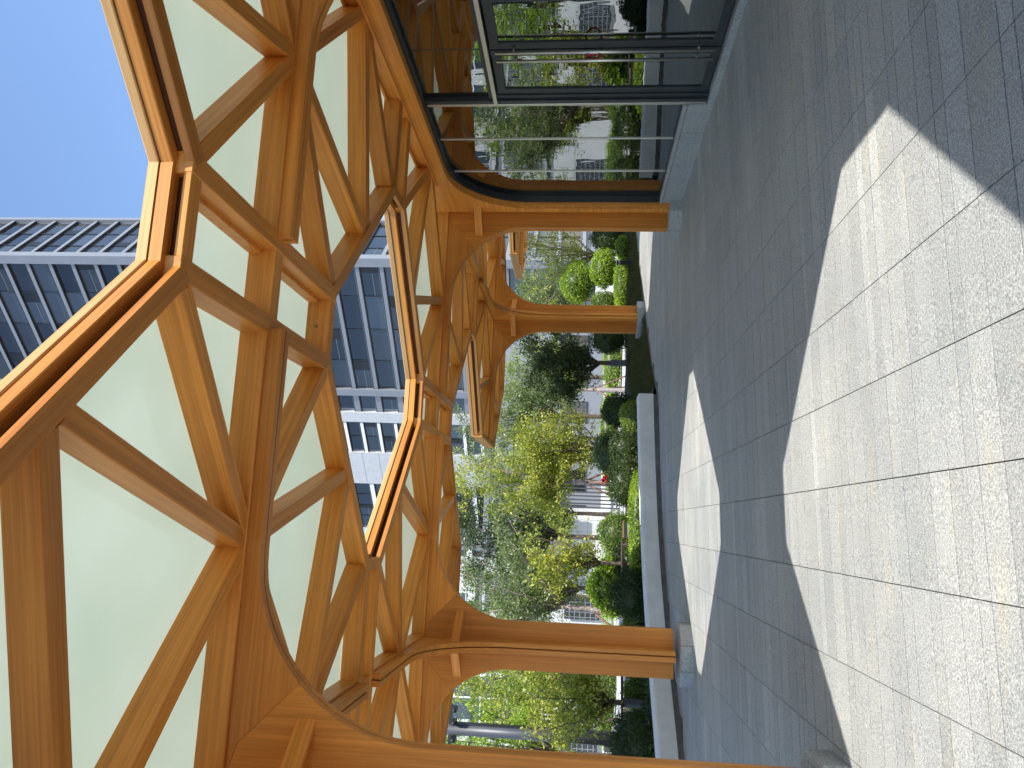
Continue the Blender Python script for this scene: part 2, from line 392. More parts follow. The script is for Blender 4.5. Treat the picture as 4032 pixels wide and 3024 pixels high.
def rim_beam(p0, p1, out, parent, z0, ext):
    """edge beam along an opening: lip below, set-back upper half"""
    d = Vector((p1[0]-p0[0], p1[1]-p0[1])); L_ = d.length; a = math.atan2(d.y, d.x); n = Vector((-d.y, d.x)); o = 1 if n.dot(Vector(out)) > 0 else -1
    lip = prism('edge_beam', [(-.105*o, z0), (.015*o, z0), (.015*o, z0+.052), (-.105*o, z0+.052)], 'x', -ext, L_+ext, .004)
    body = prism('edge_beam', [(-.1045*o, z0+.05), (-.05*o, z0+.05), (-.05*o, 4.025), (-.1045*o, 4.025)], 'x', -ext, L_+ext)
    dark = prism('edge_beam', [(-.051*o, z0+.053), (-.040*o, z0+.053), (-.040*o, 4.02), (-.051*o, 4.02)], 'x', -ext, L_+ext)  # thin facing, its dark colour paints the shade of the recess
    return obj('edge_beam', join_m('edge_beam', [(lip, 0), (body, 0), (dark, 1)], [WOOD, WOODSHADE]), None, parent, (p0[0], p0[1], 0), a)
NODES = {}
def make_canopy(x, y, label, free=(), arms=True):
    t = thing('timber_canopy', label, 'canopy', (x, y, 0), 'timber canopies over the plaza')
    zb = gz(x)
    for k in range(4):
        a = k*math.pi/2
        f = obj('fin', FIN, None, t); f.rotation_euler = (0, R(-90), 0)
        f.matrix_local = Matrix.Rotation(a, 4, 'Z') @ Matrix.Rotation(R(-90), 4, 'Y')
        obj('arm', ARMX if k % 2 == 0 else ARMY, None, t, (0, 0, 0), a)
        tip = FX+.0 if k % 2 == 0 else CY_+.0
        d = (math.cos(a), math.sin(a))
        beam('arm_beam', (d[0]*.05, d[1]*.05), (d[0]*(tip-.05), d[1]*(tip-.05)), .19, ZB+.003*(k % 2), ZP+.003*(k % 2), WOOD, t)
        # brace between neighbouring fins
        b = math.pi/2; q0 = (.47*math.cos(a)+.04*math.cos(a+b), .47*math.sin(a)+.04*math.sin(a+b)); q1 = (.47*math.cos(a+b)+.04*math.cos(a), .47*math.sin(a+b)+.04*math.sin(a))
        beam('brace', q0, q1, .055, 3.25, 3.37, WOOD, t, 0, .03)
    for sx in (1, -1):
        if ('x', sx) in free: fascia((sx*FX, -SY), (sx*FX, SY), (sx, 0), t)
        beam('edge_beam', (sx*FX, -SY), (sx*FX, SY), .135, ZB-.004, ZP-.005, WOOD, t, 0, .02)
    for sy in (1, -1):
        if ('y', sy) in free: fascia((-SX, sy*CY_), (SX, sy*CY_), (0, sy), t)
        beam('edge_beam', (-SX, sy*CY_), (SX, sy*CY_), .135, ZB-.004, ZP-.005, WOOD, t, 0, .02)
    for sx in (1, -1):
        for sy in (1, -1):
            n1, n2 = (sx*FX, sy*SY), (sx*SX, sy*CY_); J = ((n1[0]+n2[0])/2, (n1[1]+n2[1])/2); A = (sx*1.56, 0); B = (0, sy*1.54); Oc = (0, 0)
            rim_beam(n1, n2, (sx, sy), t, ZB-.007, .025)
            fascia(n1, n2, (sx, sy), t)
            for i, (p, q) in enumerate(((n1, A), (J, A), (A, B), (J, B), (n2, B))):
                if i != 2: dv = Vector(q)-Vector(p); p = Vector(p) + dv.normalized()*.085
                beam('rafter', p, q, .125, ZB+.006+.002*i, ZP+.002*i, WOOD, t, 0, -.03)
            for poly in ((Oc, A, B), (A, J, B), (A, n1, J), (B, J, n2), (A, (sx*FX, 0), n1), (B, n2, (0, sy*CY_))):
                me, _ = tri(poly, ZP+.012, ZP+.03, .03); obj('roof_panel', me, OPAL, t)
    # octagonal stone foot
    pl = obj('plinth', prism('plinth', [(.40*math.cos(R(22.5+45*k)), .40*math.sin(R(22.5+45*k))) for k in range(8)], 'z', -.05, .185), STONE, t, (0, 0, zb))
    for k in range(8):
        a0, a1 = R(22.5+45*k+.25), R(22.5+45*(k+1)-.25)
        poly = [(.34*math.cos(a0), .34*math.sin(a0)), (.462*math.cos(a0), .462*math.sin(a0)), (.462*math.cos(a1), .462*math.sin(a1)), (.34*math.cos(a1), .34*math.sin(a1))]
        obj('plinth_stone', prism('plinth_stone', poly, 'z', -.03, .18, .012), STONE, pl)
    return t
make_canopy(XL, Y0, 'nearest timber canopy, its column cut by the frame beside the sunlit paving', [('x', -1)])
make_canopy(XL, Y1, 'timber canopy on the column standing in front of the white planter wall', [('x', -1), ('y', 1)])
make_canopy(XR, Y0, 'timber canopy over the glass doors, its column outside the frame')
make_canopy(XR, Y1, 'timber canopy on the column that ends the glass wall')
make_canopy(XR, Y2, 'farthest timber canopy with a whole column, standing at the lawn edge', [('x', -1), ('y', 1)])
make_canopy(XL, YB, 'timber canopy behind the viewer on the planter side', [('x', -1), ('y', -1)])
make_canopy(XR, YB, 'timber canopy behind the viewer on the glass wall side', [('y', -1)])
make_canopy(XQ, Y1, 'timber canopy beyond the glass hall, right of the column ending the glass wall', [('x', 1)])
make_canopy(XQ, Y2, 'timber canopy to the right of the farthest whole column', [('x', 1)])
make_canopy(XQ, Y3, 'small distant timber canopy roof seen under the arch beside the clipped shrubs', [('x', 1), ('x', -1), ('y', 1)])
def link_x(xa, xb, y, label):               # strip between two canopies side by side
    t = thing('roof_link', label, 'roof strip', ((xa+xb)/2, y, ZB), 'roof strips joining the canopies')
    a, b = xa+FX+.0675-(xa+xb)/2, xb-FX-.0675-(xa+xb)/2
    for yy, h in ((-SY, .05), (0, .21), (SY, .05)):
        box('cross_piece', a-.03, b+.03, *((yy-.0665, yy+.0665) if yy == 0 else (yy-.105, yy+.015) if yy > 0 else (yy-.015, yy+.105)), .002, h, WOOD, t, .004)
    for sgn in (-1, 1):
        q = -ZB
        for (wd, z0, z1, of, M_) in ((.012, 3.862, 4.025, -.050, WOODSHADE), (.048, 3.862, 4.028, -.080, WOOD), (.085, 3.919, 3.991, .012, WOOD), (.10, 4.001, 4.061, .010, WOODF)):  # first piece: thin facing with the recess shade in its colour
            box('fascia_board', a-.06, b+.06, sgn*(SY+of)-wd/2, sgn*(SY+of)+wd/2, z0+q, z1+q, M_, t)
        box('roof_panel', a-.03, b+.03, min(sgn*.06, sgn*(SY-.06))-.02, max(sgn*.06, sgn*(SY-.06))+.02, .212, .23, OPAL, t)
        # stepped upper half of the beams along the strip
        box('strip_ledge', (a-.03 if sgn < 0 else b-.03), (a+.03 if sgn < 0 else b+.03), -SY+.08, SY-.08, .115, .205, WOOD, t)
def link_y(x, ya, yb, label):
    t = thing('roof_link', label, 'roof strip', (x, (ya+yb)/2, ZB), 'roof strips joining the canopies')
    a, b = ya+CY_+.0675-(ya+yb)/2, yb-CY_-.0675-(ya+yb)/2
    for xx, h in ((-SX, .05), (0, .21), (SX, .05)):
        box('cross_piece', *((xx-.0665, xx+.0665) if xx == 0 else (xx-.105, xx+.015) if xx > 0 else (xx-.015, xx+.105)), a-.03, b+.03, .002, h, WOOD, t, .004)
    for sgn in (-1, 1):
        q = -ZB
        for (wd, z0, z1, of, M_) in ((.012, 3.862, 4.025, -.050, WOODSHADE), (.048, 3.862, 4.028, -.080, WOOD), (.085, 3.919, 3.991, .012, WOOD), (.10, 4.001, 4.061, .010, WOODF)):  # first piece again carries painted recess shade
            box('fascia_board', sgn*(SX+of)-wd/2, sgn*(SX+of)+wd/2, a-.06, b+.06, z0+q, z1+q, M_, t)
        box('roof_panel', min(sgn*.06, sgn*(SX-.06))-.02, max(sgn*.06, sgn*(SX-.06))+.02, a-.03, b+.03, .212, .23, OPAL, t)
link_x(XL, XR, Y0, 'short roof strip joining the two nearest canopies across the plaza, between the two sky openings')
mk = [o_ for o_ in COL.objects if o_.name.startswith('roof_link')][0]
V = []; F = []
for (xa, za), (xb, zb_) in (((-.014, .10), (.014, .108)), ((.014, .108), (-.014, .122)), ((-.014, .122), (.014, .13))):   # pencilled letter on the timber
    k_ = len(V); V += [(xa, 0, za-.0015), (xb, 0, zb_-.0015), (xb, 0, zb_+.0015), (xa, 0, za+.0015), (xa, .002, za-.0015), (xb, .002, zb_-.0015), (xb, .002, zb_+.0015), (xa, .002, za+.0015)]
    F += [tuple(k_+i for i in q) for q in ((0, 1, 2, 3), (7, 6, 5, 4), (0, 4, 5, 1), (1, 5, 6, 2), (2, 6, 7, 3), (3, 7, 4, 0))]
mo = obj('pencil_mark', meshd('pencil_mark', V, F), BLACK, mk, (.0, SY-.1075, .0)); mo['label'] = 'small dark letter N marked on the timber'
link_x(XL, XR, Y1, 'farther short roof strip joining the canopies of the planter column and the glass wall column')
link_x(XL, XR, YB, 'roof strip between the two canopies behind the viewer')
link_x(XR, XQ, Y1, 'roof strip right of the column ending the glass wall'); link_x(XR, XQ, Y2, 'roof strip right of the farthest whole column')
link_y(XL, YB, Y0, 'roof strip from the nearest canopy back over the viewer'); link_y(XL, Y0, Y1, 'roof strip joining the nearest canopy to the planter column canopy')
link_y(XR, YB, Y0, 'roof strip behind the viewer above the glass wall'); link_y(XR, Y0, Y1, 'roof strip above the middle of the glass wall')
link_y(XR, Y1, Y2, 'roof strip joining the glass wall column canopy to the farthest whole canopy')
link_y(XQ, Y1, Y2, 'hidden roof strip beyond the glass hall'); link_y(XQ, Y2, Y3, 'roof strip reaching the small distant canopy')

# ------------------------------------------------------------------ glass wall of the hall
XG = 5.10
hall = thing('glass_hall', 'glazed hall with timber arch, dark frames and double doors along the plaza', 'building', (XG, 8.4, gz(XG)))
def H_(o): o.parent = hall; o.matrix_parent_inverse = Matrix.Translation((-XG, -8.4, -gz(XG))); return o
def hbox(name, *a, bev=.003): return H_(box(name, *a, bev=bev))
YE = Y1 - .33                                # jamb of the arch
arch_in = [(YE, .30), (YE, 2.43)] + [(YE - 1.2 + 1.2*math.cos(t), 2.43 + 1.2*math.sin(t)) for t in [math.pi/2*k/16 for k in range(1, 17)]] + [(Y0+.36, 3.63)]
header = arch_in + [(Y0+.36, 3.99), (YE+.13, 3.99), (YE+.13, .30)]
ta = obj('timber_arch', prism('timber_arch', [(p[0]-8.4, p[1]) for p in header], 'y', -.052, .052), WOOD); ta.location = (4.947, 8.4, 0); ta.rotation_euler = (0, 0, R(90)); bpy.context.view_layer.update(); H_(ta)
for z_, y_, d_ in ((3.80, Y1-1.2, .028), (3.966, Y1-.8, .034)):
    q = beam('header_trim', (4.8955-d_/2, Y0+.5), (4.8955-d_/2, y_), d_, z_, z_+.035, WOOD); bpy.context.view_layer.update(); H_(q)
def arch_off(k, y_end=Y0+.36):
    return [(YE-k, .42), (YE-k, 2.43)] + [(YE-1.2+(1.2-k)*math.cos(t), 2.43+(1.2-k)*math.sin(t)) for t in [math.pi/2*j/16 for j in range(1, 17)]] + [(y_end, 3.63-k)]
outer, inner = arch_off(.004), arch_off(.04)
H_(obj('arch_frame', prism('arch_frame', outer + inner[::-1], 'x', 5.0, 5.12), FRAME))
def pane(y0, y1, z0, z1, poly=None, name='pane', parent=None):
    me = prism(name, poly or [(y0, z0), (y1, z0), (y1, z1), (y0, z1)], 'x', XG-.008, XG+.008)
    return H_(obj(name, me, GLASS))
in2 = arch_off(.05)
pane(0, 0, 0, 0, [(10.41, .44)] + [p for p in in2[:-1] if p[0] > 10.41] + [(10.41, 3.53)])
top_arc = [p for p in in2[:-1] if 9.46 < p[0] <= 10.40]
pane(0, 0, 0, 0, [(9.46, .44), (10.40, .44), (10.40, 3.53)] + [p for p in top_arc if p[0] < 10.4] + [(9.46, 3.58)])
pane(8.54, 9.45, .44, 3.58)
for y_ in (10.405, 9.455): hbox('mullion', XG-.022, XG+.03, y_-.011, y_+.011, .42, 3.60, STEEL)
hbox('mullion', XG-.07, XG+.05, 8.42, 8.505, .2, 3.60, FRAME); hbox('mullion', XG-.085, XG-.06, 8.47, 8.515, .2, 3.58, STEEL)
hbox('transom', XG-.09, XG+.05, Y0+.4, 8.48, 2.70, 2.75, STEEL); hbox('transom', XG-.05, XG+.05, Y0+.4, 8.42, 2.755, 2.80, FRAME)
pane(7.485, 8.41, 2.80, 3.58); pane(Y0+.4, 7.465, 2.80, 3.58); hbox('mullion', XG-.01, XG+.02, 7.468, 7.482, 2.80, 3.58, FRAME)
hbox('sill_frame', XG-.05, XG+.05, 8.51, YE-.06, .43, .475, BLACK)
def leaf(y0, y1, label):
    d = H_(obj('door', box_m('door', XG-.03, XG+.03, y0, y0+.10, .20, 2.69, .004), FRAME)); d['label'] = label
    for nm, bx in (('stile', (y1-.10, y1, .20, 2.69)), ('rail', (y0+.10, y1-.10, 2.58, 2.685)), ('rail', (y0+.10, y1-.10, .205, .30))):
        obj(nm, box_m(nm, XG-.028, XG+.028, bx[0], bx[1], bx[2], bx[3], .004), FRAME, d)
    obj('pane', box_m('pane', XG-.007, XG+.007, y0+.10, y1-.10, .30, 2.58), GLASS, d)
    return d
d1 = leaf(7.48, 8.34, 'far leaf of the double glass door'); d2 = leaf(6.60, 7.46, 'near leaf of the double glass door')
d3 = leaf(5.50, 6.55, 'fixed glass leaf at the edge of the view')
hbox('door_jamb', XG-.045, XG+.045, 8.34, 8.42, .18, 2.70, FRAME)
for d, y_ in ((d1, 7.56), (d2, 7.41)):
    V, F = tube([(XG-.11, y_, .28), (XG-.11, y_, 2.62)], .017, 10)
    hd = obj('handle', meshd('handle', V, F, True), STEEL, d)
    for z_ in (.45, 2.42):
        V, F = tube([(XG-.11, y_, z_), (XG-.02, y_, z_)], .012, 8); obj('handle_bracket', meshd('handle_bracket', V, F, True), STEEL, hd)
# stone upstand below the fixed glass
up0 = hbox('upstand', 5.03, 5.20, 8.50, YE+.02, .05, .42, STONE)
yy = 8.48; k = 0
while yy < YE+.15:
    y2 = min(yy+.66, YE+.2); hbox('upstand_stone', 4.99, 5.04, yy+.003, y2-.003, .08, .415, STONE, bev=.006)
    hbox('coping_stone', 4.975, 5.06, yy+.003, y2-.003, .418, .465, STONE, bev=.008); yy = y2
hbox('threshold', 4.97, 5.30, 5.5, 8.47, .07, .19, STONE, bev=.006)
# dark room behind the glass
hbox('hall_floor', 5.32, 12.2, -2, Y1+.1, .05, .16, HALLF); hbox('back_wall', 12.2, 12.4, -2, Y1+.1, .05, 4.35, HALLD)
hbox('hall_roof', 5.14, 12.4, -2.2, Y1+.25, 4.26, 4.42, HALLD); hbox('end_wall', 5.6, 12.2, Y1-.05, Y1+.07, .05, 4.25, HALLD); hbox('end_wall', 5.32, 12.2, -2.2, -2.02, .05, 4.25, HALLD)
hbox('reception_counter', 9.0, 9.7, 6.5, 9.5, .16, 1.2, CONCH)
lk = tube_obj('cable_lock', [(XG-.11 + .055*math.cos(t), 7.485 + .115*math.cos(t), 1.56 + .085*math.sin(t)) for t in [2*math.pi*j/24 for j in range(25)]], .009, RED, n=8)
tag(lk, 'red cable lock looped round the two long door handles', 'lock')

# ------------------------------------------------------------------ planter wall
pts = EDGE[:8]
pw = thing('planter_wall', 'low white concrete planter wall curving along the far side of the plaza', 'wall', (0, 15, 0))
def P_W(o): o.parent = pw; o.matrix_parent_inverse = Matrix.Translation((0, -15, 0)); return o
def offset(pts, k):
    out = []
    for i, p in enumerate(pts):
        a = Vector(pts[max(i-1, 0)]); b = Vector(pts[min(i+1, len(pts)-1)]); d = (b-a).normalized(); n = Vector((-d.y, d.x)); out.append((p[0]+n.x*k, p[1]+n.y*k))
    return out
dense = []
for (a, b) in zip(pts, pts[1:]):
    L = math.dist(a, b); n_ = max(1, int(L/.7))
    dense += [(a[0]+(b[0]-a[0])*j/n_, a[1]+(b[1]-a[1])*j/n_) for j in range(n_)]
dense.append(pts[-1])
# smooth the bends of the line
for _ in range(2):
    dense = [dense[0]] + [((dense[i-1][0]+2*dense[i][0]+dense[i+1][0])/4, (dense[i-1][1]+2*dense[i][1]+dense[i+1][1])/4) for i in range(1, len(dense)-1)] + [dense[-1]]
def sweep(name, line, prof, M, a=0, b=None):
    ls = [offset(line, k) for k, z in prof]; n_ = len(prof); V = []; F = []
    for i in range(len(line)):
        for j, (k, z) in enumerate(prof): V.append((ls[j][i][0], ls[j][i][1], z + gz(line[i][0])))
    for i in range(len(line)-1):
        for j in range(n_): F.append((i*n_+j, i*n_+(j+1) % n_, (i+1)*n_+(j+1) % n_, (i+1)*n_+j))
    F += [tuple(range(n_)), tuple(range((len(line)-1)*n_, len(line)*n_))[::-1]]
    me = meshd(name, V, F); bm = bmesh.new(); bm.from_mesh(me); bmesh.ops.recalc_face_normals(bm, faces=bm.faces[:]); bm.to_mesh(me); bm.free()
    return obj(name, me, M)
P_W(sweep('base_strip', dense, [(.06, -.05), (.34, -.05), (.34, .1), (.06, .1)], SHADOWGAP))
step = 6
for i in range(0, len(dense)-1, step):
    seg = dense[i:i+step+1]
    if len(seg) < 2: continue
    P_W(sweep('wall_segment', seg, [(.0, .095), (-.012, .36), (.0, .385), (.36, .40), (.38, .10)], CONC))
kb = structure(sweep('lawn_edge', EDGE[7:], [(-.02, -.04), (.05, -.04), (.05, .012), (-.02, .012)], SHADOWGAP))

# ------------------------------------------------------------------ garden beds
def bed_z(x, y):
    e = edge_y(max(-14.4, min(13.4, x))); d = y - e
    if x < 2.6: base = .20
    else: base = .02 + .14*min(1, max(0, d)/2.5)
    return base + gz(x)*.6 + .05*math.sin(x*1.3)*math.cos(y*.9)*min(1, max(0, d-.3)) - max(0, y-24)*.13
V = []; F = []; nx, ny = 57, 26
for i in range(nx):
    x = -14.4 + 27.8*i/(nx-1); e = edge_y(x) + (.2 if x < 2.6 else .04)
    for j in range(ny):
        yv = e + (26.5-e)*j/(ny-1); V.append((x, yv, bed_z(x, yv)))
for i in range(nx-1):
    for j in range(ny-1): F.append((i*ny+j, (i+1)*ny+j, (i+1)*ny+j+1, i*ny+j+1))
structure(obj('garden_bed', meshd('garden_bed', V, F, True), SOIL))
def leaves(n_pos, size, seed, up=.0, aspect=.5):
    """leaf-shaped rhombs at the given points"""
    g = np.random.default_rng(seed); n = len(n_pos)
    d = g.normal(size=(n, 3)); d[:, 2] += up; d /= np.linalg.norm(d, axis=1)[:, None]
    q = g.normal(size=(n, 3)); b = np.cross(d, q); b /= np.linalg.norm(b, axis=1)[:, None]
    L = size*g.uniform(.6, 1.3, n)[:, None]; W = L*aspect
    p = np.asarray(n_pos); V = np.empty((n, 4, 3)); V[:, 0] = p - d*L*.5; V[:, 1] = p + b*W*.5; V[:, 2] = p + d*L*.5; V[:, 3] = p - b*W*.5
    return V.reshape(-1, 3)
def quads_mesh(name, V):
    n = len(V)//4; me = bpy.data.meshes.new(name); me.vertices.add(len(V)); me.vertices.foreach_set('co', V.astype(np.float32).ravel())
    me.loops.add(4*n); me.loops.foreach_set('vertex_index', np.arange(4*n, dtype=np.int32)); me.polygons.add(n)
    me.polygons.foreach_set('loop_start', np.arange(0, 4*n, 4, dtype=np.int32)); me.update(); me.validate(); return me
# lawn
gp = []
while len(gp) < 26000:
    x = rng.uniform(2.9, 12.5); y = edge_y(x) + .08 + rng.random()**1.4*5.0
    if y > 24: continue
    gp.append((x, y, bed_z(x, y)))
gp = np.array(gp); n = len(gp); h = nr.uniform(.05, .12, n); a = nr.uniform(0, 6.28, n); lean = nr.normal(0, .035, (n, 2)); V = np.empty((n, 4, 3))
dx = np.stack([np.cos(a), np.sin(a), np.zeros(n)], 1)*.008
top = gp + np.stack([lean[:, 0], lean[:, 1], h], 1); V[:, 0] = gp-dx; V[:, 1] = gp+dx; V[:, 2] = top+dx*.3; V[:, 3] = top-dx*.3
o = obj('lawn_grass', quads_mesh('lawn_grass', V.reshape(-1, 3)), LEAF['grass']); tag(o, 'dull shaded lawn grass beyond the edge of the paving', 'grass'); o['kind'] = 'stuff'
# low ground cover inside the planter
gp = []
while len(gp) < 9000:
    x = rng.uniform(-6, 2.6); y = edge_y(x) + .45 + rng.random()*3.5
    gp.append((x, y, bed_z(x, y) + rng.random()*.16))
o = obj('ground_cover', quads_mesh('ground_cover', leaves(gp, .06, 3, .3)), LEAF['dark']); tag(o, 'dark low ground cover growing inside the planter', 'plants'); o['kind'] = 'stuff'

def ball(name, label, cx, cy, cz, rx, ry, rz, M, n, size, seed, flat=0, cat='shrub', group='clipped shrubs in the garden'):
    zb = bed_z(cx, cy); rx *= 1.1; ry *= 1.05; rz *= 1.08
    t = thing(name, label, cat, (cx, cy, zb), group)
    g = np.random.default_rng(seed); d = g.normal(size=(n, 3)); d /= np.linalg.norm(d, axis=1)[:, None]
    lump = 1 + .05*np.sin(d[:, 0]*5+seed) + .05*np.sin(d[:, 1]*6+d[:, 2]*4+seed*2) + g.normal(0, .035, n)
    p = d*lump[:, None]*g.uniform(.84, 1.04, n)[:, None]*np.array([rx, ry, rz]); p[:, 2] += cz - zb
    p = p[p[:, 2] > .0]
    obj('foliage', quads_mesh('foliage', leaves(p, size, seed+1)), M, t)
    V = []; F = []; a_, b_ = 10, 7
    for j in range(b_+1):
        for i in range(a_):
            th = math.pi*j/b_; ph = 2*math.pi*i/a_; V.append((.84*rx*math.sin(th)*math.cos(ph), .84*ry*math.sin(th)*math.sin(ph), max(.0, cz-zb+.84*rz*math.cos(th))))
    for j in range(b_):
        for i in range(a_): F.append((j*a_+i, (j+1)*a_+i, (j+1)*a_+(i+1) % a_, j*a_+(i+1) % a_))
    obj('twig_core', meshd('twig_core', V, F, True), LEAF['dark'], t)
    if cz-rz > zb+.02: tube_obj('stem', [(0, 0, -.02), (.01, .02, cz-zb)], .05, BARK, t, 6)
    return t
L = LEAF
ball('clipped_shrub', 'tallest clipped round shrub, pale green, behind the others on the lawn', 8.0, 24.6, 1.80, .66, .6, .52, L['bright'], 7000, .055, 21)
ball('clipped_shrub', 'bright egg-shaped clipped shrub behind the black bollard light', 8.29, 24, .97, .60, .55, .42, L['bright'], 6500, .055, 22)
ball('clipped_shrub', 'small clipped shrub next to the farthest whole column', 6.85, 23, .95, .32, .32, .40, L['box'], 3500, .05, 23)
ball('clipped_hedge', 'long low yellow-green hedge cushion on the lawn', 7.29, 22.5, .44, .76, .32, .25, L['bright'], 6500, .05, 24, cat='hedge')
ball('clipped_hedge', 'short yellow-green hedge tip right of the bollard light', 8.5, 22.6, .46, .38, .26, .20, L['bright'], 2500, .05, 25, cat='hedge')
ball('clipped_shrub', 'dark clipped shrub against the column ending the glass wall', 9.35, 24, .80, .45, .42, .60, L['dark'], 4500, .055, 26)
ball('clipped_shrub', 'dark green shrub just left of the farthest whole column', 5.35, 21.6, .85, .42, .4, .50, L['dark'], 4500, .05, 27)
ball('clipped_shrub', 'dark round shrub above the pointed end of the planter wall', 2.85, 19, .66, .40, .38, .40, L['dark'], 4500, .05, 28)
ball('clipped_shrub', 'grey-green shrub behind the multi-stemmed tree', 1.85, 19.6, .78, .52, .45, .48, L['grey'], 5000, .05, 29)
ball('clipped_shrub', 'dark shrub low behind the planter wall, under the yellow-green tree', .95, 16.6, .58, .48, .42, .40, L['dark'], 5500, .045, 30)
ball('clipped_hedge', 'yellow-green hedge running along inside the white planter wall', .05, 15.72, .40, 1.05, .2, .19, L['bright'], 7500, .045, 31, cat='hedge')
ball('clipped_shrub', 'round olive shrub in front of the pale stone wall', -.16, 17.5, .70, .47, .42, .43, L['box'], 5500, .045, 32)
ball('leafy_shrub', 'big-leaved light green shrub between the two slim trees', -1.31, 17.4, .85, .56, .45, .46, L['bright'], 2600, .10, 33)
ball('clipped_shrub', 'dark round shrub close behind the planter wall beside the planter column', -1.3, 15.45, .52, .44, .38, .40, L['dark'], 6000, .045, 34)
ball('clipped_shrub', 'low mixed green shrub half hidden by the planter column', -2.0, 16.4, .36, .40, .32, .30, L['box'], 3000, .05, 35)
ball('clipped_shrub', 'tall dark shrub left of the planter column, beside the nearest column', -3.8, 14.5, .46, .55, .45, .46, L['dark'], 7000, .05, 36)
ball('clipped_shrub', 'small green shrub behind the wrapped trunk left of the planter column', -3.25, 16.3, .35, .30, .28, .26, L['box'], 2600, .05, 37)
ball('clipped_shrub', 'dark shrub far left behind the planter wall', -5.6, 14.2, .5, .6, .5, .5, L['dark'], 4500, .055, 38)
ball('clipped_shrub', 'dark shrub between the round dark shrub and the hedge inside the planter wall', 1.75, 17.3, .52, .42, .38, .40, L['dark'], 5000, .045, 61)
ball('clipped_shrub', 'low dark shrub at the foot of the slim drooping tree', -.72, 16.85, .45, .38, .34, .36, L['dark'], 4500, .045, 62)
ball('clipped_shrub', 'small olive shrub at the pointed end of the planter wall', 2.45, 17.2, .42, .36, .32, .30, L['box'], 3500, .045, 63)
for i, (x, y, wd) in enumerate(((-6.5, 34, 2.6), (-2.5, 34.5, 1.4), (4.6, 36, 1.8), (7.2, 33, 1.5), (2.6, 31.5, 1.2))):
    lab = ['clipped bright hedge on the pale paving seen left of the planter column', 'clipped bright hedge on the pale paving right of the planter column', 'clipped bright hedge far behind the multi-stemmed tree', 'clipped bright hedge far behind the shaded tree', 'clipped bright hedge far behind the round dark shrub'][i]
    ball('clipped_hedge', lab, x, y, .28, wd, .45, .42, L['bright'], 4500, .07, 40+i, cat='hedge')

# ------------------------------------------------------------------ trees
def make_tree(label, base, fork, cen, rad, M, n_limb, n_leaf, leaf, seed, bark=BARK, r0=.06, wrap=None, wrap_h=.6, lean=0.0, spread=.12):
    n_leaf = int(n_leaf*1.25); n_limb = int(n_limb*1.25); leaf *= 1.0
    g = random.Random(seed); bx, by, bz = base
    t = thing('slim_tree', label, 'tree', base, 'slim young trees in the garden')
    f = Vector((lean, 0, fork-bz))
    trunk = [Vector((0, 0, -.05)), Vector((lean*.3, g.uniform(-.02, .02), (fork-bz)*.35)), Vector((lean*.6, g.uniform(-.03, .03), (fork-bz)*.7)), f]
    tube_obj('trunk', [p + Vector((0, 0, 0)) for p in trunk], [r0*1.15, r0, r0*.92, r0*.85], bark, t, 9, (0, 0, 0))
    C = Vector((cen[0]-bx, cen[1]-by, cen[2]-bz)); limbs = []; pos = []
    for k in range(n_limb):
        a = 2*math.pi*(k + g.uniform(-.35, .35))/n_limb; zz = g.uniform(-.55, .95); rr = math.sqrt(max(0, 1-zz*zz*.85))*g.uniform(.55, 1)
        e = C + Vector((rad[0]*rr*math.cos(a), rad[1]*rr*math.sin(a), rad[2]*zz))
        mid = f.lerp(e, .45) + Vector((g.uniform(-.1, .1), g.uniform(-.1, .1), -.10*rad[2] if zz < .3 else .12*rad[2])); q = [f + Vector((0, 0, g.uniform(-.12, .02))), f.lerp(mid, .5)+Vector((0, 0, .03)), mid, mid.lerp(e, .55) + Vector((g.uniform(-.06, .06), g.uniform(-.06, .06), .02)), e]
        limbs.append((q, [r0*.55, r0*.42, r0*.28, r0*.17, .004]))
        for j in range(9):
            u = g.uniform(.28, 1); i0 = min(3, int(u*4)); st = q[i0].lerp(q[i0+1], u*4-i0)
            dr = Vector((g.gauss(0, 1), g.gauss(0, 1), g.gauss(.1, .8))).normalized(); ln = g.uniform(.25, .62)*min(rad)
            en = st + dr*ln + (C-st)*.05; md = st.lerp(en, .5) + Vector((0, 0, .04))
            limbs.append(([st, md, en], [r0*.16, r0*.10, .003]))
            pos.append((st, md, en))
    tubes_obj('limbs', limbs, bark, t, 5)
    pts_ = np.empty((n_leaf, 3)); gg = np.random.default_rng(seed+5)
    idx = gg.integers(0, len(pos), n_leaf); u = gg.uniform(.1, 1.08, n_leaf)
    P0 = np.array([p[0] for p in pos]); P1 = np.array([p[1] for p in pos]); P2 = np.array([p[2] for p in pos])
    uu = u[:, None]; pts_ = (1-uu)**2*P0[idx] + 2*uu*(1-uu)*P1[idx] + uu*uu*P2[idx]
    pts_ += gg.normal(0, spread, (n_leaf, 3))*np.array([1, 1, .8])
    obj('crown', quads_mesh('crown', leaves(pts_, leaf, seed+9, 0, .5)), M, t)
    if wrap:
        n_ = 22; q = [Vector((lean*.3*j/n_, 0, .02 + wrap_h*j/n_)) for j in range(n_+1)]
        tube_obj('trunk_wrap', q, [r0*1.28 + (.009 if j % 2 else 0) for j in range(n_+1)], wrap, t, 10, (0, 0, 0))
    return t
bz = bed_z
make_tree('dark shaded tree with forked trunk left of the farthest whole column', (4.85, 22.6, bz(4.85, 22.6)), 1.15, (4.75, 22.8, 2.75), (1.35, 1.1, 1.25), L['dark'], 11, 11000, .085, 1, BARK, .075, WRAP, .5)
make_tree('multi-stemmed tree with broad yellow-green crown behind the middle of the planter wall', (2.4, 24.2, .15), .95, (2.3, 24.2, 3.1), (1.5, 1.2, 1.95), L['yellow'], 13, 11500, .075, 2, BARK, .06, WRAPL, .45)
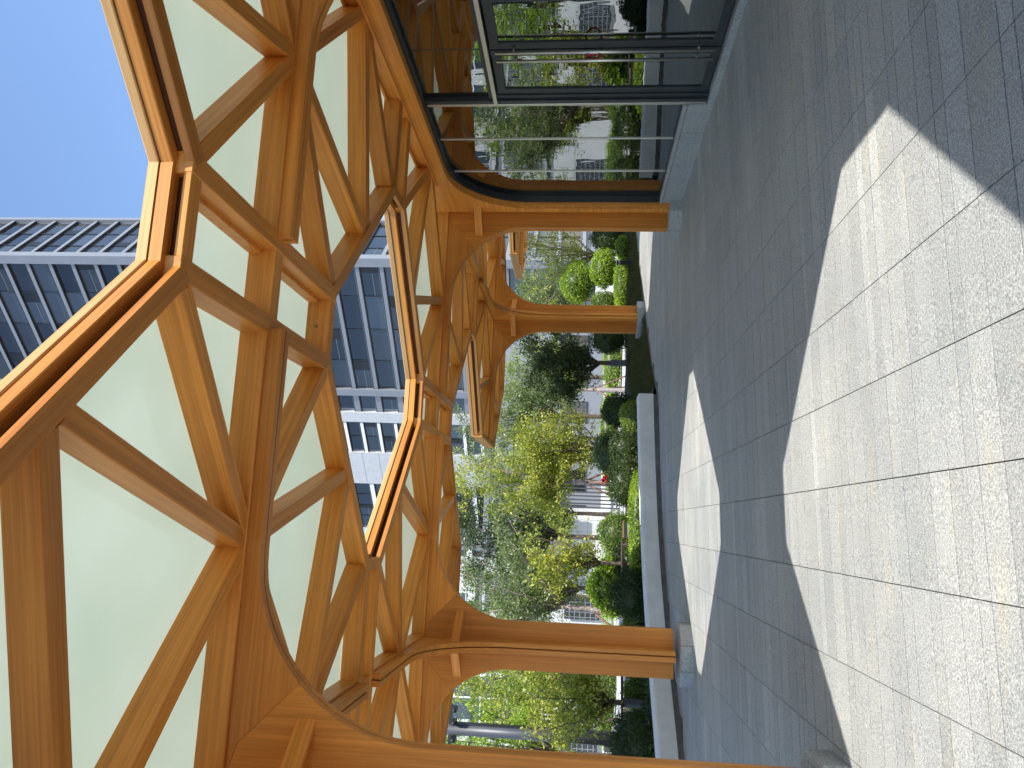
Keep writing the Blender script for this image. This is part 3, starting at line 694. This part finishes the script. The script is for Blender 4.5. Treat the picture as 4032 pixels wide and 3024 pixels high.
make_tree('pale staked sapling in full sun on the far paving', (5.25, 29.6, -.14), 1.6, (5.2, 29.8, 3.9), (1.3, 1.2, 2.0), L['grey'], 9, 5000, .09, 3, BARKL, .07, WRAPL, 1.1)
make_tree('tree on a pale wrapped trunk beside the red cloth', (1.32, 24, .2), 2.1, (1.25, 24.2, 4.0), (1.5, 1.3, 2.2), L['yellow'], 12, 10500, .085, 4, BARKL, .07, WRAPL, 1.6)
make_tree('slim tree with drooping yellow leaves in front of the pale stone wall', (-.74, 16.2, bz(-.74, 16.2)), 1.15, (-.8, 16.3, 1.95), (.95, .8, .75), L['yellow'], 9, 2400, .08, 5, BARK, .045, None, .3, .0, .09)
make_tree('tall pale-stemmed tree just right of the planter column', (-2.2, 21, .2), 2.0, (-1.35, 21.4, 4.1), (1.9, 1.4, 1.5), L['grey'], 10, 8500, .085, 6, BARKL, .08, WRAPL, 1.0, .05)
make_tree('yellowish tree with a wrapped dark trunk left of the planter column', (-3.4, 16, bz(-3.4, 16)), .85, (-3.5, 16.2, 2.25), (1.15, 1.0, 1.1), L['yellow'], 11, 6500, .07, 7, BARK, .06, WRAP, .5)
make_tree('light green tree behind the grey mast', (-6.6, 24, 0), 2.0, (-6.4, 24, 4.4), (1.9, 1.5, 1.8), L['bright'], 10, 6500, .09, 8, BARK, .08)
make_tree('dark leafy tree rising behind the tall pale-stemmed tree', (-.4, 27, -.1), 2.2, (-.2, 27, 5.0), (1.9, 1.5, 2.0), L['dark'], 11, 7500, .10, 9, BARK, .09)
make_tree('thin tree with bare twigs behind the tallest clipped shrub', (9.9, 27, -.1), 1.3, (9.5, 27, 3.2), (1.6, 1.3, 1.7), L['yellow'], 10, 3600, .085, 10, BARKL, .07)
make_tree('grey-green tree crown behind the farthest whole canopy', (3.9, 27.5, -.1), 2.4, (3.6, 27.5, 4.4), (1.6, 1.4, 1.9), L['grey'], 11, 7500, .09, 11, BARK, .08)
make_tree('leafy tree at the left garden edge mirrored in the glass', (-6.8, 16.8, .1), 1.4, (-6.7, 17, 3.0), (1.5, 1.3, 1.6), L['olive'], 11, 6000, .085, 12, BARK, .07)
make_tree('tree farther left behind the planter, mirrored in the doors', (-9.8, 17, .1), 1.4, (-9.6, 17, 3.2), (1.7, 1.5, 1.9), L['yellow'], 11, 6000, .09, 13, BARK, .08)
make_tree('tree in front of the louvred facade', (-10.5, 27, -.1), 2.0, (-10.4, 27, 4.4), (2.2, 1.8, 2.2), L['grey'], 11, 6500, .10, 14, BARK, .09)
make_tree('far tree before the pale stone wall', (-3.2, 36, -.14), 2.0, (-3.0, 36, 5.2), (2.2, 1.8, 2.2), L['grey'], 11, 6500, .12, 15, BARK, .09)
for i, (x, y, h, lab, mm) in enumerate(((7.0, 36, 6.4, 'full tree closing the view behind the farthest whole column', 'olive'), (3.2, 38, 6.8, 'full tree closing the view behind the multi-stemmed tree', 'grey'), (.6, 40, 6.6, 'full tree standing at the corner of the pale stone pavilion', 'olive'), (11.5, 38, 5.5, 'full tree far behind the bollard light', 'grey'), (-7.5, 40, 6.0, 'full tree in front of the lattice screens', 'olive'))):
    make_tree(lab, (x, y, -.14), 1.9, (x, y, h*.62), (2.3, 1.8, h*.40), L[mm], 12, 6500, .14, 30+i, BARK, .11, spread=.2)
make_tree('full olive tree behind the planter column, mirrored in the fixed glass', (-4.3, 25.5, -.05), 1.5, (-4.3, 25.5, 3.7), (1.8, 1.5, 2.0), L['olive'], 12, 9000, .095, 51, BARK, .08)
make_tree('fresh green tree mirrored beside the steel mullions', (-6.9, 29.5, -.14), 1.5, (-6.9, 29.5, 3.9), (2.0, 1.6, 2.3), L['yellow'], 12, 9000, .11, 52, BARK, .09)
make_tree('grey-green tree mirrored near the arch corner of the glass', (-2.3, 29.5, -.14), 1.5, (-2.3, 29.5, 4.0), (1.7, 1.5, 2.2), L['grey'], 12, 8500, .11, 53, BARK, .09)
def stake(label, pts_list, M, r=.025):
    b = pts_list[0][0]; t = thing('tree_stake', label, 'stake', b, 'wooden tree stakes')
    for p in pts_list: tube_obj('pole', [Vector(q)-Vector(b) for q in p], r, M, t, 7)
stake('dark low stake frame beside the slim drooping tree', [[(-.35, 16.1, .2), (-.35, 16.1, .72)], [(-.95, 16.15, .68), (-.30, 16.1, .70)]], STAKED)
stake('dark stake frame round the wrapped trunk left of the planter column', [[(-2.75, 15.9, .12), (-2.75, 15.9, .70)], [(-3.9, 15.9, .66), (-2.70, 15.9, .68)]], STAKED)
stake('brown props leaning on the tree with the red cloth', [[(.75, 24, .2), (1.3, 24, 1.45)], [(1.95, 24.1, .2), (1.35, 24, 1.45)], [(1.3, 23.5, .2), (1.32, 23.95, 1.4)]], STAKE, .03)
stake('brown props leaning on the tall pale-stemmed tree', [[(-2.95, 21, .15), (-2.25, 21, 1.15)], [(-1.6, 20.8, .15), (-2.1, 20.95, 1.2)], [(-2.3, 20.5, .15), (-2.22, 20.95, 1.2)]], STAKE, .03)
stake('pale props leaning on the staked sapling', [[(4.7, 29.4, -.1), (5.25, 29.6, 1.1)], [(5.8, 29.4, -.1), (5.3, 29.6, 1.1)], [(5.5, 30.2, -.1), (5.28, 29.7, 1.1)]], STAKE, .03)
# red cloth on the trunk
t = thing('red_cloth', 'bunch of red cloth tied beside a wrapped trunk', 'cloth', (1.42, 23.85, .78))
g = np.random.default_rng(5); p = g.normal(0, .065, (260, 3)); obj('folds', quads_mesh('folds', leaves(p, .09, 4, 0, .7)), RED, t); tube_obj('tie', [(0, 0, -.12), (0, 0, .1)], .015, RED, t)
# garden fittings
def bollard(label, x, y, h):
    t = thing('bollard_light', label, 'bollard', (x, y, bed_z(x, y)-.02), None)
    obj('post', box_m('post', -.055, .055, -.055, .055, 0, h-.1, .006), BLACK, t); obj('lens', box_m('lens', -.045, .045, -.045, .045, h-.1, h-.05), CONCH, t); obj('cap', box_m('cap', -.06, .06, -.06, .06, h-.05, h, .008), BLACK, t)
bollard('black square bollard light on the lawn in front of the clipped shrubs', 7.45, 21, .52)
t = thing('floodlight', 'pale garden floodlight box among the shrubs behind the planter wall', 'lamp', (-.07, 16.15, .3)); t.rotation_euler = (0, 0, .3)
obj('housing', box_m('housing', -.16, .16, -.05, .05, .16, .36, .01), CONCH, t); obj('visor', box_m('visor', -.18, .18, -.10, .06, .36, .385, .004), STAKE, t); tube_obj('stand', [(0, 0, -.05), (0, 0, .17)], .02, BLACK, t)
t = thing('camera_mast', 'thick grey mast carrying cameras, seen left of the planter column', 'mast', (-5.12, 20, 0))
tube_obj('pole', [(0, 0, -.1), (0, 0, 4.9)], [.15, .13], POSTM, t, 14); box('cable_tray', .13, .18, -.05, .05, .4, 4.6, BLACK, t); box('control_box', -.28, -.15, -.08, .08, .55, .85, POSTM, t, .01)
box('bracket', -.6, .6, -.04, .04, 4.62, 4.70, BLACK, t)
for i, x in enumerate((-.5, -.2, .2, .5)):
    cmr = box('security_camera', x-.06, x+.06, -.25, .05, 4.50, 4.61, BLACK, t, .01); tube_obj('lens', [(0, -.15, .05), (0, -.19, .05)], .035, FRAME, cmr, 10)
t = thing('garden_pole', 'slim dark pole standing behind the yellow-green tree', 'pole', (3.17, 28, -.1)); tube_obj('shaft', [(0, 0, 0), (0, 0, 3.2)], [.07, .05], POSTM, t, 10); tube_obj('foot', [(0, 0, 0), (0, 0, .08)], .14, POSTM, t, 10); box('head', -.3, .3, -.08, .08, 3.2, 3.28, POSTM, t)
t = thing('bar_screen', 'screen of grey vertical bars beside the pale stone wall', 'fence', (1.15, 33, -.14))
for k in range(6): box('bar', -.42+k*.16, -.36+k*.16, -.05, .05, 0, 2.5, POSTM, t)
box('rail', -.45, .55, -.03, .03, 2.42, 2.5, POSTM, t); box('rail', -.45, .55, -.03, .03, .1, .16, POSTM, t)

# ------------------------------------------------------------------ pale stone building behind the garden
BY = 46.0
t = thing('stone_pavilion', 'single-storey pale stone building with canopy and white notice behind the garden', 'building', (-.5, BY, -.14))
box('wall', -2.6, 1.5, .06, 6, 0, 3.6, STWALL, t)
for i in range(6):
    for j in range(6): box('wall_panel', -2.6+i*.683+.006, -2.6+(i+1)*.683-.006, 0, .06, j*.6+.005, (j+1)*.6-.005, STWALL, t, .004)
box('notice', .93, 1.25, -.02, 0, .95, 1.45, WHITEP, t); box('parapet', -2.8, 1.7, -.12, 6, 3.6, 3.8, ALUMD, t)
cn = box('canopy', -2.6, 1.6, -1.6, -.1, 3.95, 4.03, ALUMD, t)
for k in range(20): box('slat', -2.05+k*.215, -1.99+k*.215, -.74, .74, .09, .22, ALUMD, cn)
box('beam', -2.8, 1.7, -1.75, -1.6, 3.82, 4.12, FRAME, t)
box('beam', -2.8, 1.7, -.5, -.35, 3.62, 3.80, FRAME, t)

t = thing('louvred_building', 'large pale building with black louvres and lattice screens at the left', 'building', (-18, 50, -.14))
box('wall', -20, 15.2, .1, 12, 0, 13, STWALL, t)
for j in range(5):
    for i in range(18): box('cladding_panel', -20+i*1.955+.01, -20+(i+1)*1.955-.01, .0, .1, j*2.6+.01, (j+1)*2.6-.01, STWALL, t)
def louvre(x0, x1, z0, z1, n, name='louvre'):
    o = box(name, x0, x1, -.08, .0, z0, z1, BLACK, t)
    for k in range(n): box('slat', (x1-x0)*((k+.5)/n-.5)-.035, (x1-x0)*((k+.5)/n-.5)+.035, -.12, -.045, .02, z1-z0-.02, ALUM, o)
for x0 in (12.4, 8.8, 1.2, -5, -9, -13): louvre(x0, x0+2.4, 4.9, 7.6, 16)
for (x0, x1, z0, z1) in ((5.8, 8.5, 5.6, 9.6), (2.2, 4.6, 8.6, 11.6), (-3, -.2, 8.6, 11.6), (-8, -4, 8.6, 11.6), (9.2, 13.5, 8.8, 11.8)):
    fr = box('window', x0, x1, -.06, .0, z0, z1, WHITEP, t)
    for i in range(2):
        for j in range(2): obj('pane', box_m('pane', (i-1)*(x1-x0)/2+.05, i*(x1-x0)/2-.05, -.05, -.02, j*(z1-z0)/2+.05, (j+1)*(z1-z0)/2-.05), FGLASS2, fr)
for (x0, x1) in ((12.2, 13.6), (7.8, 10.2), (3, 6), (-4, -1), (-9, -6)):
    fr = box('lattice_screen', x0, x1, -.30, -.24, .3, 2.5, FRAME, t)
    for k in range(6): box('lattice_bar', -(x1-x0)/2, (x1-x0)/2, -.06, -.032, .2+k*.33, .26+k*.33, ALUMD, fr)
    n_ = int((x1-x0)/.3)
    for k in range(n_): box('lattice_bar', -(x1-x0)/2+(k+.4)*.3, -(x1-x0)/2+(k+.4)*.3+.05, -.09, -.061, .1, 2.1, ALUMD, fr)
box('band', -20, 15.3, -.14, .0, 4.3, 4.55, FRAME, t); box('band', -20, 15.3, -.14, .0, 8.0, 8.2, FRAME, t); box('roof_edge', -20.2, 15.4, -.2, 12, 13, 13.4, ALUMD, t)
t = thing('grey_block', 'grey low block seen between the leaves right of the louvred building', 'building', (1, 62, -.14))
box('wall', -5, 16, 0, 10, 0, 9, ALUMD, t); box('roof_edge', -5.2, 16.2, -.2, 10.2, 9, 9.4, ALUMD, t)
for k in range(7): fr = box('window', -4+k*2.8, -2.2+k*2.8, -.06, -.001, 1.2, 3.4, FRAME, t); obj('pane', box_m('pane', -.8, .8, -.05, -.035, .1, 2.1), FGLASS2, fr)

# ------------------------------------------------------------------ office tower turned 45 degrees, corner towards the plaza
D0 = 119.0; CX, CYT = D0*math.sin(R(19.6)), D0*math.cos(R(19.6))
ST = 4.0; Z1 = 9.75 - 2*ST                      # storey lines
tower = thing('office_tower', 'tall grey office tower with blue window bands, corner towards the plaza', 'building', (CX, CYT, 0), None, R(135))
# local x runs back along the front facade (to the left in view), local -y ... side facade runs along local -y
LF, LS, NST = 26.0, 15.5, 27
box('core', .6, LF, -LS, -.45, 0, Z1+NST*ST, ALUMD, tower)
pane_cache = {}
def tower_face(parent, length, n_bay, x_of, GL, z_lo, n_st, thick=.62, step_=ST, zc=Z1, band=ALUM, depth=.35):
    """bands, window frames and panes of one facade; x_of(u,d)->local xy, u along, d outwards"""
    for k in range(n_st):
        z = zc + k*step_
        def bx(name, u0, u1, d0, d1, za, zb, M, par=None):
            (xa, ya), (xb, yb) = x_of(u0, d0), x_of(u1, d1)
            return box(name, min(xa, xb), max(xa, xb), min(ya, yb), max(ya, yb), za, zb, M, par or parent)
        bx('spandrel', .5, length-.02, -.3, depth*.5, z-thick/2, z+thick/2, band)
        bx('band_trim', .5, length-.02, -.18, depth*.45, z+thick/2+.002, z+thick/2+.16, BLACK); bx('band_trim', .5, length-.02, -.18, depth*.45, z-thick/2-.16, z-thick/2-.002, BLACK)
        bx('sill_line', .5, length-.02, -.17, depth*.2, z+thick/2+.16, z+thick/2+.24, ALUM)
        bw = (length-1)/n_bay
        for i in range(n_bay):
            u0, u1 = .5+i*bw, .5+(i+1)*bw
            key = (id(parent), round(bw, 3), x_of(1, 0)[0] > x_of(0, 0)[0]+.5)
            if key not in pane_cache:
                (xa, ya), (xb, yb) = x_of(0, -.24), x_of(bw-.06, -.18)
                pane_cache[key] = box_m('pane', min(xa, xb), max(xa, xb), min(ya, yb), max(ya, yb), thick/2, step_-thick/2)
            p = x_of(u0+.03, 0); q = x_of(0, 0)
            obj('pane', pane_cache[key], GL, parent, (p[0]-q[0], p[1]-q[1], z))
            if i < n_bay-1: bx('mullion', u1-.05, u1+.05, -.2, -.05, z+thick/2, z+step_-thick/2, FRAME)
            if (i*7+k*3) % 4 == 0: bx('opening_light', u0+.2, u0+bw*.32, -.19, -.12, z+.55, z+step_-.55, BLACK); bx('glass_rail', u0+bw*.34, u1-.06, -.185, -.13, z+step_*.42, z+step_*.42+.06, ALUM)
front = lambda u, d: (u, d - .25)
side = lambda u, d: (.35 - d, -u)
tower_face(tower, LF, 4, front, FGLASS, 0, NST)
tower_face(tower, LS, 3, side, FGLASS, 0, NST)
box('corner_pier', -.25, 1.25, -1.3, .15, 0, Z1+NST*ST+1, ALUM, tower); box('end_pier', LF-.9, LF+.4, -4, .25, 0, Z1+NST*ST, ALUM, tower); box('end_pier', -.1, 1.2, -LS-.8, -LS+.2, 0, Z1+NST*ST+.5, ALUM, tower)
wing = thing('stone_office_wing', 'pale stone office wing with white framed windows left of the tower', 'building', (CX - .7071*LF, CYT + .7071*LF, 0), None, R(135))
box('core', .4, 34, -14, -.5, 0, 62, ALUMD, wing)
tower_face(wing, 4.2, 1, lambda u, d: (u, d-.3), FGLASS2, 0, 15, 1.0)
box('stone_pier', 4.2, 6.4, -4, .1, 0, 62, STWALL, wing)
tower_face(wing, 7.6, 2, lambda u, d: (u+6.2, d-.2), FGLASS, 0, 19, .55, 3.15, .6, WHITEP)
box('stone_pier', 13.6, 21.4, -4, .1, 0, 62, STWALL, wing)
for k in range(20): box('stone_joint', 13.6, 21.4, .08, .115, 1.5+k*3.15, 1.55+k*3.15, ALUMD, wing)
tower_face(wing, 12.6, 4, lambda u, d: (u+21.2, d-.2), FGLASS2, 0, 15, .8, ST, Z1, WHITEP)
blk = thing('pale_office_block', 'pale office block with white window bars at the left behind the trees', 'building', (-22, 150, 0), None, R(160))
box('core', -18, 18, -12, -.5, 0, 26, ALUMD, blk)
tower_face(blk, 36, 10, lambda u, d: (u-18, d-.25), FGLASS2, 0, 6, .9, ST, 1.8, WHITEP)
